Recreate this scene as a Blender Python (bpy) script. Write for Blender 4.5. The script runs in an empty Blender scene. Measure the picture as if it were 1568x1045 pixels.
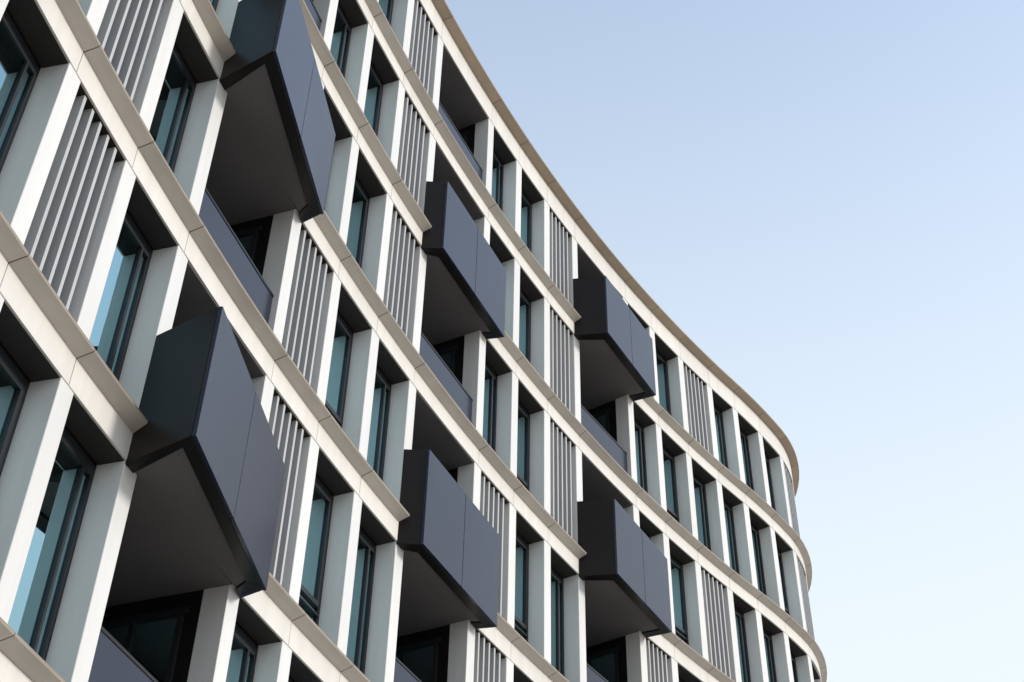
import bpy, math, random
from mathutils import Vector, Matrix
random.seed(7)
GZ=1.6            # camera height over the ground
F=3.3; H0=25.65+GZ
# ------------------------------------------------ materials
def mat(name,col,rough=.5,metal=0,var=.06,scale=3,spec=.5,streak=False,isl=0.0):
    m=bpy.data.materials.new(name); m.use_nodes=True; nt=m.node_tree; b=nt.nodes['Principled BSDF']
    b.inputs['Roughness'].default_value=rough; b.inputs['Metallic'].default_value=metal
    b.inputs['Specular IOR Level'].default_value=spec
    tc=nt.nodes.new('ShaderNodeTexCoord'); n=nt.nodes.new('ShaderNodeTexNoise')
    mp=nt.nodes.new('ShaderNodeMapping'); nt.links.new(tc.outputs['Object'],mp.inputs[0])
    if streak: mp.inputs['Scale'].default_value=(4,4,.35)
    nt.links.new(mp.outputs[0],n.inputs['Vector'])
    n.inputs['Scale'].default_value=scale; n.inputs['Detail'].default_value=6
    r=nt.nodes.new('ShaderNodeMapRange'); nt.links.new(n.outputs['Fac'],r.inputs['Value'])
    r.inputs['From Min'].default_value=.3; r.inputs['From Max'].default_value=.7
    r.inputs['To Min'].default_value=1-var; r.inputs['To Max'].default_value=1+var
    mx=nt.nodes.new('ShaderNodeVectorMath'); mx.operation='SCALE'
    mx.inputs[0].default_value=col; nt.links.new(r.outputs[0],mx.inputs['Scale'])
    out=mx.outputs[0]
    if isl:
        ge=nt.nodes.new('ShaderNodeNewGeometry'); r3=nt.nodes.new('ShaderNodeMapRange'); nt.links.new(ge.outputs['Random Per Island'],r3.inputs['Value'])
        r3.inputs['To Min'].default_value=1-isl; r3.inputs['To Max'].default_value=1+isl*.4
        m2=nt.nodes.new('ShaderNodeVectorMath'); m2.operation='SCALE'; nt.links.new(out,m2.inputs[0]); nt.links.new(r3.outputs[0],m2.inputs['Scale']); out=m2.outputs[0]
    nt.links.new(out,b.inputs['Base Color'])
    r2=nt.nodes.new('ShaderNodeMapRange'); nt.links.new(n.outputs['Fac'],r2.inputs['Value'])
    r2.inputs['To Min'].default_value=rough*.8; r2.inputs['To Max'].default_value=min(1,rough*1.2)
    nt.links.new(r2.outputs[0],b.inputs['Roughness'])
    return m
M={}
M['white']=mat('white_coated_aluminium',(.82,.808,.785),.5,var=.03,scale=2,streak=True,isl=.05)
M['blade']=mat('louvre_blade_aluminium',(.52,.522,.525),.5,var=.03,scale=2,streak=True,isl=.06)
M['cream']=mat('cream_fascia',(.82,.785,.73),.5,var=.04,scale=1.5,streak=True,isl=.05)
M['tan']=mat('beige_cornice_metal',(.46,.37,.28),.55,var=.09,scale=2,isl=.08)
M['lipunder']=mat('pale_grey_cornice_underside',(.63,.585,.53),.55,var=.06,scale=2,isl=.06)
M['tanedge']=mat('brown_cornice_edge',(.34,.265,.20),.5,var=.07,scale=2,isl=.06)
M['frame']=mat('anthracite_window_frame',(.020,.023,.028),.4,spec=.4)
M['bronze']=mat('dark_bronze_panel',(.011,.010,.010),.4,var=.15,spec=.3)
M['head']=mat('dark_head_panel',(.033,.028,.027),.6,spec=.3)
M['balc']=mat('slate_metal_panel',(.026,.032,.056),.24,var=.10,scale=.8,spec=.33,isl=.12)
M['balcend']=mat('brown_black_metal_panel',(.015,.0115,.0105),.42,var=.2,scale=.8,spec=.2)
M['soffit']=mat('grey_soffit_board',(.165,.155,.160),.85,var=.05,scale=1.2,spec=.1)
M['louvback']=mat('louvre_backing_panel',(.03,.032,.038),.6,spec=.3)  # dark grey panel behind the louvre blades
M['curtain']=mat('curtain_fabric',(.45,.45,.44),.9,var=.1,scale=6)
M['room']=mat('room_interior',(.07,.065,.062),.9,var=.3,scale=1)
M['body']=mat('plaster_wall',(.35,.34,.33),.9)
M['ground']=mat('concrete_paving',(.38,.325,.265),.9,var=.12,scale=.6)
# glass
g=bpy.data.materials.new('window_glass'); g.use_nodes=True; nt=g.node_tree; nt.nodes.clear()
o=nt.nodes.new('ShaderNodeOutputMaterial'); mix=nt.nodes.new('ShaderNodeMixShader')
tr=nt.nodes.new('ShaderNodeBsdfTransparent'); tr.inputs[0].default_value=(.50,.62,.63,1)
gl=nt.nodes.new('ShaderNodeBsdfGlossy'); gl.inputs['Roughness'].default_value=.02
fr=nt.nodes.new('ShaderNodeFresnel'); fr.inputs['IOR'].default_value=1.6
mr=nt.nodes.new('ShaderNodeMapRange'); mr.inputs['From Min'].default_value=.04; mr.inputs['From Max'].default_value=.6
mr.inputs['To Min'].default_value=.72; mr.inputs['To Max'].default_value=.95
nz=nt.nodes.new('ShaderNodeTexNoise'); nz.inputs['Scale'].default_value=.9; tcg=nt.nodes.new('ShaderNodeTexCoord')
bpn=nt.nodes.new('ShaderNodeBump'); bpn.inputs['Strength'].default_value=.12; bpn.inputs['Distance'].default_value=.02
ge=nt.nodes.new('ShaderNodeNewGeometry'); ri=nt.nodes.new('ShaderNodeMapRange'); ri.inputs['To Min'].default_value=.72; ri.inputs['To Max'].default_value=1.15
sc_=nt.nodes.new('ShaderNodeVectorMath'); sc_.operation='SCALE'; sc_.inputs[0].default_value=(.50,.78,.86)
L=nt.links; L.new(ge.outputs['Random Per Island'],ri.inputs['Value']); L.new(ri.outputs[0],sc_.inputs['Scale']); L.new(sc_.outputs[0],gl.inputs['Color'])
L.new(tcg.outputs['Object'],nz.inputs['Vector']); L.new(nz.outputs['Fac'],bpn.inputs['Height']); L.new(bpn.outputs[0],gl.inputs['Normal'])
L.new(fr.outputs[0],mr.inputs['Value']); L.new(mr.outputs[0],mix.inputs[0]); L.new(tr.outputs[0],mix.inputs[1]); L.new(gl.outputs[0],mix.inputs[2]); L.new(mix.outputs[0],o.inputs[0])
M['glass']=g
# ------------------------------------------------ plan curve
def heading(s):
    if s<23: return 15.35+1.108*s
    if s<25.6: return 40.83-2.4*(s-23)
    return 34.6-11.0*(s-25.6)
DS=.01; tab={}
def build():
    N0=int(-26/DS); N1=int(40/DS); a=int(round(15.06/DS))
    x,y=1.59,24.91; tab[a]=(x,y)
    for i in range(a,N1):
        h=math.radians(heading((i+.5)*DS)); x+=DS*math.sin(h); y+=DS*math.cos(h); tab[i+1]=(x,y)
    x,y=1.59,24.91
    for i in range(a,N0,-1):
        h=math.radians(heading((i-.5)*DS)); x-=DS*math.sin(h); y-=DS*math.cos(h); tab[i-1]=(x,y)
build()
def P(s,o,z=0):
    t=s/DS; i=math.floor(t); f=t-i
    a=tab[i]; b=tab[i+1]; x=a[0]+(b[0]-a[0])*f; y=a[1]+(b[1]-a[1])*f
    h=math.radians(heading(s)); return Vector((x+o*math.cos(h),y-o*math.sin(h),z))
# ------------------------------------------------ mesh builder
root=bpy.data.objects.new('apartment_building',None); bpy.context.scene.collection.objects.link(root)
class B:
    def __init__(s): s.v=[];s.f=[];s.m=[];s.mats=[]
    def mi(s,k):
        if k not in s.mats: s.mats.append(k)
        return s.mats.index(k)
    def hexa(s,p,k,kf=None):
        n=len(s.v); s.v+= [tuple(q) for q in p]
        F_=[(3,2,1,0),(4,5,6,7),(0,1,5,4),(1,2,6,5),(2,3,7,6),(3,0,4,7)]
        for i,f in enumerate(F_):
            s.f.append(tuple(n+j for j in f)); s.m.append(s.mi((kf or {}).get(i,k)))
    def box(s,s0,s1,o0,o1,z0,z1,k,kf=None):
        s.hexa([P(s0,o1,z0),P(s1,o1,z0),P(s1,o0,z0),P(s0,o0,z0),P(s0,o1,z1),P(s1,o1,z1),P(s1,o0,z1),P(s0,o0,z1)],k,kf)
    def sweep(s,s0,s1,prof,kk,step=.36,loop=True):
        n=max(1,int(math.ceil((s1-s0)/step))); m=len(prof); base=len(s.v)
        for i in range(n+1):
            t=s0+(s1-s0)*i/n
            for (o_,z_) in prof: s.v.append(tuple(P(t,o_,z_)))
        for i in range(n):
            for j in range(m):
                j2=(j+1)%m
                s.f.append((base+i*m+j,base+(i+1)*m+j,base+(i+1)*m+j2,base+i*m+j2)); s.m.append(s.mi(kk[j]))
        s.f.append(tuple(base+j for j in range(m))); s.m.append(s.mi(kk[0]))
        s.f.append(tuple(base+n*m+j for j in reversed(range(m)))); s.m.append(s.mi(kk[0]))
    def quad(s,a,b,c,d,k):
        n=len(s.v); s.v+=[tuple(a),tuple(b),tuple(c),tuple(d)]; s.f.append((n,n+1,n+2,n+3)); s.m.append(s.mi(k))
    def obj(s,name,parent=root,bevel=0,recalc=True):
        me=bpy.data.meshes.new(name); me.from_pydata(s.v,[],s.f); me.update()
        for k in s.mats: me.materials.append(M[k])
        for p,i in zip(me.polygons,s.m): p.material_index=i
        ob=bpy.data.objects.new(name,me); bpy.context.scene.collection.objects.link(ob); ob.parent=parent
        if recalc:
            import bmesh
            bm=bmesh.new(); bm.from_mesh(me); bmesh.ops.recalc_face_normals(bm,faces=bm.faces); bm.to_mesh(me); bm.free()
        if bevel:
            md=ob.modifiers.new('bevel','BEVEL'); md.width=bevel; md.segments=1; md.limit_method='ANGLE'
        return ob
# ------------------------------------------------ bay table
C={}
base=[0,1.42,3.98,5.40,6.82,8.24,10.80,12.22,13.64,15.06,17.66,19.03,20.5,21.98,23.3,24.7,26.1]
for i,v in enumerate(base): C[i+1]=v
for i in range(18,26): C[i]=C[i-1]+1.42
s=0; i=1
for st in (1.42,1.42,2.56,1.42,1.42,1.42,2.56,1.42,1.42,1.42,2.56,1.42,1.42):
    i-=1; s-=st; C[i]=s
imin=min(C); imax=max(C)
FW=.27; FD=.35
def kind(b,r):
    if b in(2,6,10,-2,-6,-10): return 'G'
    L_={0:{5,9,13,17},1:{5,9,17},2:{0,5,9,13,20},3:{0,3,7,11,18},4:{0,3,7,11,15},5:{5,9,13},6:{0,3,7,11}}
    if r in L_ and b in L_[r]: return 'L'
    return 'W'
def balcony_at(b,r):
    return {2:r in(0,2,4,6),6:r in(1,3,5),10:r in(0,2,4,6),-2:r in(1,3,5),-6:r in(0,2,4,6)}.get(b,False)
def zb(k): return H0-F*k
def bt(k): return .75 if k==0 else .45
fins=B(); louv=B(); frames=B(); glass=B(); bands=B(); slabs=B(); log=B(); cur=B(); rails=B()
S0=C[imin]; S1=C[imax]
# bands / cornices
for k in range(0,8):
    z=zb(k); t=bt(k); p=.25 if k==0 else .2
    lz=z+t-.10
    for i in range(imin,imax):
        a,b=C[i],C[i+1]
        a0=a-FW*.5+.005; b0=b-FW*.5-.005
        hasb=balcony_at(i,k-1)
        bands.sweep(a0,b0,[(.012,z),(.012,lz+.004),(-.10,lz+.004),(-.10,z)],['cream']*4)
        la,lb=a0,b0
        if hasb: continue
        if balcony_at(i+1,k-1): lb=b-FW+.01
        if i-1>=imin and balcony_at(i-1,k-1): la=a-.05
        un='tan' if k==0 else 'lipunder'
        e=.05 if k==0 else .035
        bands.sweep(la,lb,[(p,z+t-e),(p,z+t),(-.10,z+t),(-.10,lz+.006),(.016,lz+.006)],['tanedge','tan','tan',un,un])
    slabs.sweep(S0,S1,[(-.104,z+.02),(-.104,z+t-.03),(-2.2,z+t-.03),(-2.2,z+.02)],['head']*4,step=.7)
# rows
for r in range(0,8):
    ztop=zb(r); zbot=(zb(r+1)+bt(r+1)) if r<7 else 0.0
    for i in range(imin,imax+1):
        fins.box(C[i]-FW,C[i],-FD,0,zbot-.01,ztop+.01,'white')
    for i in range(imin,imax):
        a=C[i]; b=C[i+1]-FW; kd=kind(i,r)
        if kd!='G':
            slabs.box(a,b,-.33,-.02,ztop-.012,ztop+.015,'head')
        if kd=='W':
            o0,o1=-.42,-.345; fw=.06
            zt=ztop-.03; zz=zbot+.02
            frames.box(a,a+fw,o0,o1,zz,zt,'frame'); frames.box(b-fw,b,o0,o1,zz,zt,'frame')
            frames.box(a+fw,b-fw,o0,o1+.004,zt-.16,zt,'frame'); frames.box(a+fw,b-fw,o0,o1+.004,zz,zz+.09,'frame')
            tr_=i%4==0
            if tr_:
                frames.box(a+fw,b-fw,o0+.01,o1+.012,zz+.85,zz+.93,'frame')
                frames.box(a+fw+.002,a+fw+.05,o0+.012,o1+.008,zz+.93,zt-.16,'frame')
                frames.box(b-fw-.05,b-fw-.002,o0+.012,o1+.008,zz+.93,zt-.16,'frame')
                frames.box(a+fw,b-fw,o0+.03,o1+.03,zz+.70,zz+.725,'frame')
            else:
                frames.box(b-fw-.17,b-fw-.13,o0+.01,o1+.006,zz+.09,zt-.16,'frame')
            glass.quad(P(a+fw,-.375,zz+.09),P(b-fw,-.375,zz+.09),P(b-fw,-.375,zt-.16),P(a+fw,-.375,zt-.16),'glass')
            q=random.random()
            if q<.55:
                c0,c1=(a+.1,a+.1+random.uniform(.25,.6)) if random.random()<.5 else (b-.1-random.uniform(.25,.6),b-.1)
                n=int((c1-c0)/.04)
                for j in range(n):
                    u0=c0+(c1-c0)*j/n; u1=c0+(c1-c0)*(j+1)/n; d0=-.6+.03*(j%2); d1=-.6+.03*((j+1)%2)
                    cur.quad(P(u0,d0,zz),P(u1,d1,zz),P(u1,d1,zt-.05),P(u0,d0,zt-.05),'curtain')
            elif q<.75:
                zc=zt-random.uniform(.5,1.6)
                cur.quad(P(a,-.5,zc),P(b,-.5,zc),P(b,-.5,zt),P(a,-.5,zt),'curtain')
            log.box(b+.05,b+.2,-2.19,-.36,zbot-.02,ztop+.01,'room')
        elif kd=='L':
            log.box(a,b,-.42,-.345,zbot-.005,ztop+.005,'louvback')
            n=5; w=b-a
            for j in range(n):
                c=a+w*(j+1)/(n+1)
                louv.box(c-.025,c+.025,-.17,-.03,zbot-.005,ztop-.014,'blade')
        else:
            D=-2.0
            bal=balcony_at(i,r-1)
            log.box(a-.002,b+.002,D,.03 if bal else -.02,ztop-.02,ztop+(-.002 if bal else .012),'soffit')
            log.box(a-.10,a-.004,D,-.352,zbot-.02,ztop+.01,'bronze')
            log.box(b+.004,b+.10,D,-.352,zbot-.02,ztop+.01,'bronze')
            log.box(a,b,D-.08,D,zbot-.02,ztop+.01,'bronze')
            for (f0,f1) in ((-.55,-.62),(-1.2,-1.27),(-1.85,-1.92)):
                log.box(b-.04,b+.003,f1,f0,zbot,ztop-.25,'frame')
            log.box(b-.045,b+.002,-1.9,-.5,ztop-.34,ztop-.25,'frame')
            glass.quad(P(b-.012,-.62,zbot+.1),P(b-.012,-1.85,zbot+.1),P(b-.012,-1.85,ztop-.34),P(b-.012,-.62,ztop-.34),'glass')
            for t_ in (a+.1,a+1.1,a+1.17,b-.17):
                log.box(t_,t_+.07,D+.0,D+.06,zbot,ztop-.3,'frame')
            log.box(a+.1,b-.1,D+.001,D+.065,ztop-.38,ztop-.3,'frame')
            glass.quad(P(a+.17,D+.03,zbot+.1),P(b-.17,D+.03,zbot+.1),P(b-.17,D+.03,ztop-.38),P(a+.17,D+.03,ztop-.38),'glass')
            if not balcony_at(i,r) and r<7:
                rails.box(a+.01,b-.01,-.14,-.10,zbot+.03,zbot+1.02,'balc')
                rails.box(a+.01,b-.01,-.15,-.09,zbot+1.02,zbot+1.06,'bronze')
fins.obj('facade_fins',bevel=.006); louv.obj('louvre_blades'); frames.obj('window_frames'); glass.obj('window_glass',recalc=False)
bands.obj('cornice_bands',bevel=.003); slabs.obj('floor_slabs'); log.obj('loggia_walls'); cur.obj('curtains',recalc=False); rails.obj('loggia_railings')
# ------------------------------------------------ balconies
def generic(i):
    a=C[i]-FW; b=C[i+1]
    return [P(a,0),P(a-.12,.62),P(b+.10,.52),P(b,0)]
V2=lambda x,y:Vector((x,y,0))
corner={2:[P(C[2]-FW,.0),V2(-3.28,11.75),V2(-2.89,14.76),P(C[3],0)],
        6:[P(C[6]-FW,.0),V2(-1.32,18.65),V2(-.15,21.12),P(C[7],0)],
        10:[P(C[10]-FW,.0),V2(2.24,24.55),V2(3.57,26.82),P(C[11],0)]}
def lerp(a,b,t): return a+(b-a)*t
def wall(bd,a,b,inw,th,z0,z1,k):
    u=Vector((0,0,1)); n=inw.normalized()*th
    bd.hexa([a+u*z0,b+u*z0,b+n+u*z0,a+n+u*z0,a+u*z1,b+u*z1,b+n+u*z1,a+n+u*z1],k)
for i in (2,6,10,-2,-6):
    for r in range(7):
        if not balcony_at(i,r): continue
        zs=zb(r+1); z=zs-.055
        c=corner.get(i) or generic(i)
        bk0,f0,f1,bk1=[Vector(q) for q in c]
        bd=B(); T=.05
        fd=(f1-f0).normalized(); inn=Vector((-fd.y,fd.x,0))
        if inn.dot(bk0-f0)<0: inn=-inn
        top=zs+1.80
        m=lerp(f0,f1,.5)
        wall(bd,f0,m-fd*.006,inn,T,z,top,'balc'); wall(bd,m+fd*.006,f1,inn,T,z,top,'balc')
        wall(bd,m-fd*.03+inn*.012,m+fd*.03+inn*.012,inn,T*.5,z+.01,top-.01,'bronze')
        e0=(f0+inn*(T+.004)); 
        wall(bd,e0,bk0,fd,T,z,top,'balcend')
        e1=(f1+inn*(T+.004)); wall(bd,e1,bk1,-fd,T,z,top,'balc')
        q=[bk0+fd*T,f0+fd*T+inn*(T+.003),f1-fd*T+inn*(T+.003),bk1-fd*T]
        w=.15
        ins=[q[0]+fd*w,q[1]+fd*w+inn*w,q[2]-fd*w+inn*w,q[3]-fd*w]
        u=Vector((0,0,1))
        def slab(pts,z0,z1,k):
            bd.hexa([pts[0]+u*z0,pts[1]+u*z0,pts[2]+u*z0,pts[3]+u*z0]+[p_+u*z1 for p_ in pts],k)
        slab([q[0],q[1],ins[1],ins[0]],z+.004,zs+.30,'bronze')
        slab([q[1],q[2],ins[2],ins[1]],z+.004,zs+.30,'bronze')
        slab([q[2],q[3],ins[3],ins[2]],z+.004,zs+.30,'bronze')
        slab(ins,zs-.018,zs+.45,'soffit')
        bd.obj('balcony_box',bevel=.004)
# ------------------------------------------------ body
import bmesh
pts=[]; n=150
for j in range(n+1): pts.append(P(S0+(S1-S0)*j/n,-2.2))
for j in range(40): 
    pts.append(P(22+(S0-22)*j/39,-14))
def prism(name,pts,z0,z1,k):
    bm=bmesh.new(); lo=[bm.verts.new((p.x,p.y,z0)) for p in pts]; hi=[bm.verts.new((p.x,p.y,z1)) for p in pts]
    bm.faces.new(lo[::-1]); bm.faces.new(hi)
    for j in range(len(pts)):
        k2=(j+1)%len(pts); bm.faces.new((lo[j],lo[k2],hi[k2],hi[j]))
    bmesh.ops.recalc_face_normals(bm,faces=bm.faces)
    me=bpy.data.meshes.new(name); bm.to_mesh(me); bm.free(); me.materials.append(M[k])
    ob=bpy.data.objects.new(name,me); bpy.context.scene.collection.objects.link(ob); ob.parent=root
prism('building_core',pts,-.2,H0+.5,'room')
roofpts=[P(S0+(S1-S0)*j/n,-.12) for j in range(n+1)]+pts[n+1:]
prism('roof_deck',roofpts,H0+.66,H0+.70,'body')
# ------------------------------------------------ ground
gb=bpy.data.meshes.new('ground'); R=3000
gb.from_pydata([(-R,-R,0),(R,-R,0),(R,R,0),(-R,R,0)],[],[(0,1,2,3)]); gb.materials.append(M['ground'])
bpy.context.scene.collection.objects.link(bpy.data.objects.new('ground',gb))
# ------------------------------------------------ light
sun_az=math.radians(98); sun_el=math.radians(22)   # azimuth clockwise from +Y
d=Vector((math.sin(sun_az)*math.cos(sun_el),math.cos(sun_az)*math.cos(sun_el),math.sin(sun_el)))
sl=bpy.data.lights.new('sun','SUN'); sl.energy=2.0; sl.angle=math.radians(10); sl.color=(1,.94,.87)
so=bpy.data.objects.new('sun',sl); so.rotation_euler=(-d).to_track_quat('-Z','Y').to_euler(); bpy.context.scene.collection.objects.link(so)
w=bpy.data.worlds.new('World'); bpy.context.scene.world=w; w.use_nodes=True; nt=w.node_tree
bg=nt.nodes['Background']; sk=nt.nodes.new('ShaderNodeTexSky'); sk.sky_type='NISHITA'; sk.sun_disc=False
sk.sun_elevation=sun_el; sk.sun_rotation=sun_az; sk.dust_density=1.2; sk.air_density=1.0; sk.ozone_density=1.2
# thin high haze over the blue sky, thicker toward the horizon
tc=nt.nodes.new('ShaderNodeTexCoord'); sp=nt.nodes.new('ShaderNodeSeparateXYZ'); nt.links.new(tc.outputs['Generated'],sp.inputs[0])
mr=nt.nodes.new('ShaderNodeMapRange'); mr.interpolation_type='SMOOTHSTEP'
mr.inputs['From Min'].default_value=.42; mr.inputs['From Max'].default_value=.95; mr.inputs['To Min'].default_value=.97; mr.inputs['To Max'].default_value=.27
nt.links.new(sp.outputs['Z'],mr.inputs['Value'])
gain=nt.nodes.new('ShaderNodeVectorMath'); gain.operation='SCALE'; gain.inputs['Scale'].default_value=2.3; nt.links.new(sk.outputs[0],gain.inputs[0])
mx=nt.nodes.new('ShaderNodeMix'); mx.data_type='RGBA'; nt.links.new(mr.outputs[0],mx.inputs[0]); nt.links.new(gain.outputs[0],mx.inputs[6]); mx.inputs[7].default_value=(5.9,6.5,6.95,1)
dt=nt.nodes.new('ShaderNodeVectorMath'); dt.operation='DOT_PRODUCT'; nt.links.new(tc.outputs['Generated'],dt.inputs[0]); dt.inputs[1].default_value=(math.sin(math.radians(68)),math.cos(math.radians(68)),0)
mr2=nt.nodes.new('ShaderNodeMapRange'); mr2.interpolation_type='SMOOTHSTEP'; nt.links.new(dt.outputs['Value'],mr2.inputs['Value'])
mr2.inputs['From Min'].default_value=-.8; mr2.inputs['From Max'].default_value=.1; mr2.inputs['To Min'].default_value=.38; mr2.inputs['To Max'].default_value=1  # whole sky dimmed behind the camera, added to darken fin side faces
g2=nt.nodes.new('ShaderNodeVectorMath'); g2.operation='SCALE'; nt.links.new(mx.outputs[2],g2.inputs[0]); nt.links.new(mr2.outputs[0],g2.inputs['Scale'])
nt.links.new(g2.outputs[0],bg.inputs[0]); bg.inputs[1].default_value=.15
# ------------------------------------------------ camera
cd=bpy.data.cameras.new('camera'); cd.sensor_width=36; cd.lens=2172/1568*36; cd.clip_end=8000
co=bpy.data.objects.new('camera',cd); bpy.context.scene.collection.objects.link(co)
th=math.radians(41.81); ro=math.radians(1.18)
Fw=Vector((0,math.cos(th),math.sin(th))); U0=Vector((0,-math.sin(th),math.cos(th))); R0=Vector((1,0,0))
Rr=R0*math.cos(ro)+U0*math.sin(ro); Uu=-R0*math.sin(ro)+U0*math.cos(ro)
m=Matrix((Rr,Uu,-Fw)).transposed().to_4x4(); m.translation=Vector((0,0,GZ)); co.matrix_world=m
sc=bpy.context.scene; sc.camera=co
sc.view_settings.view_transform='Standard'; sc.view_settings.look='None'; sc.view_settings.exposure=0
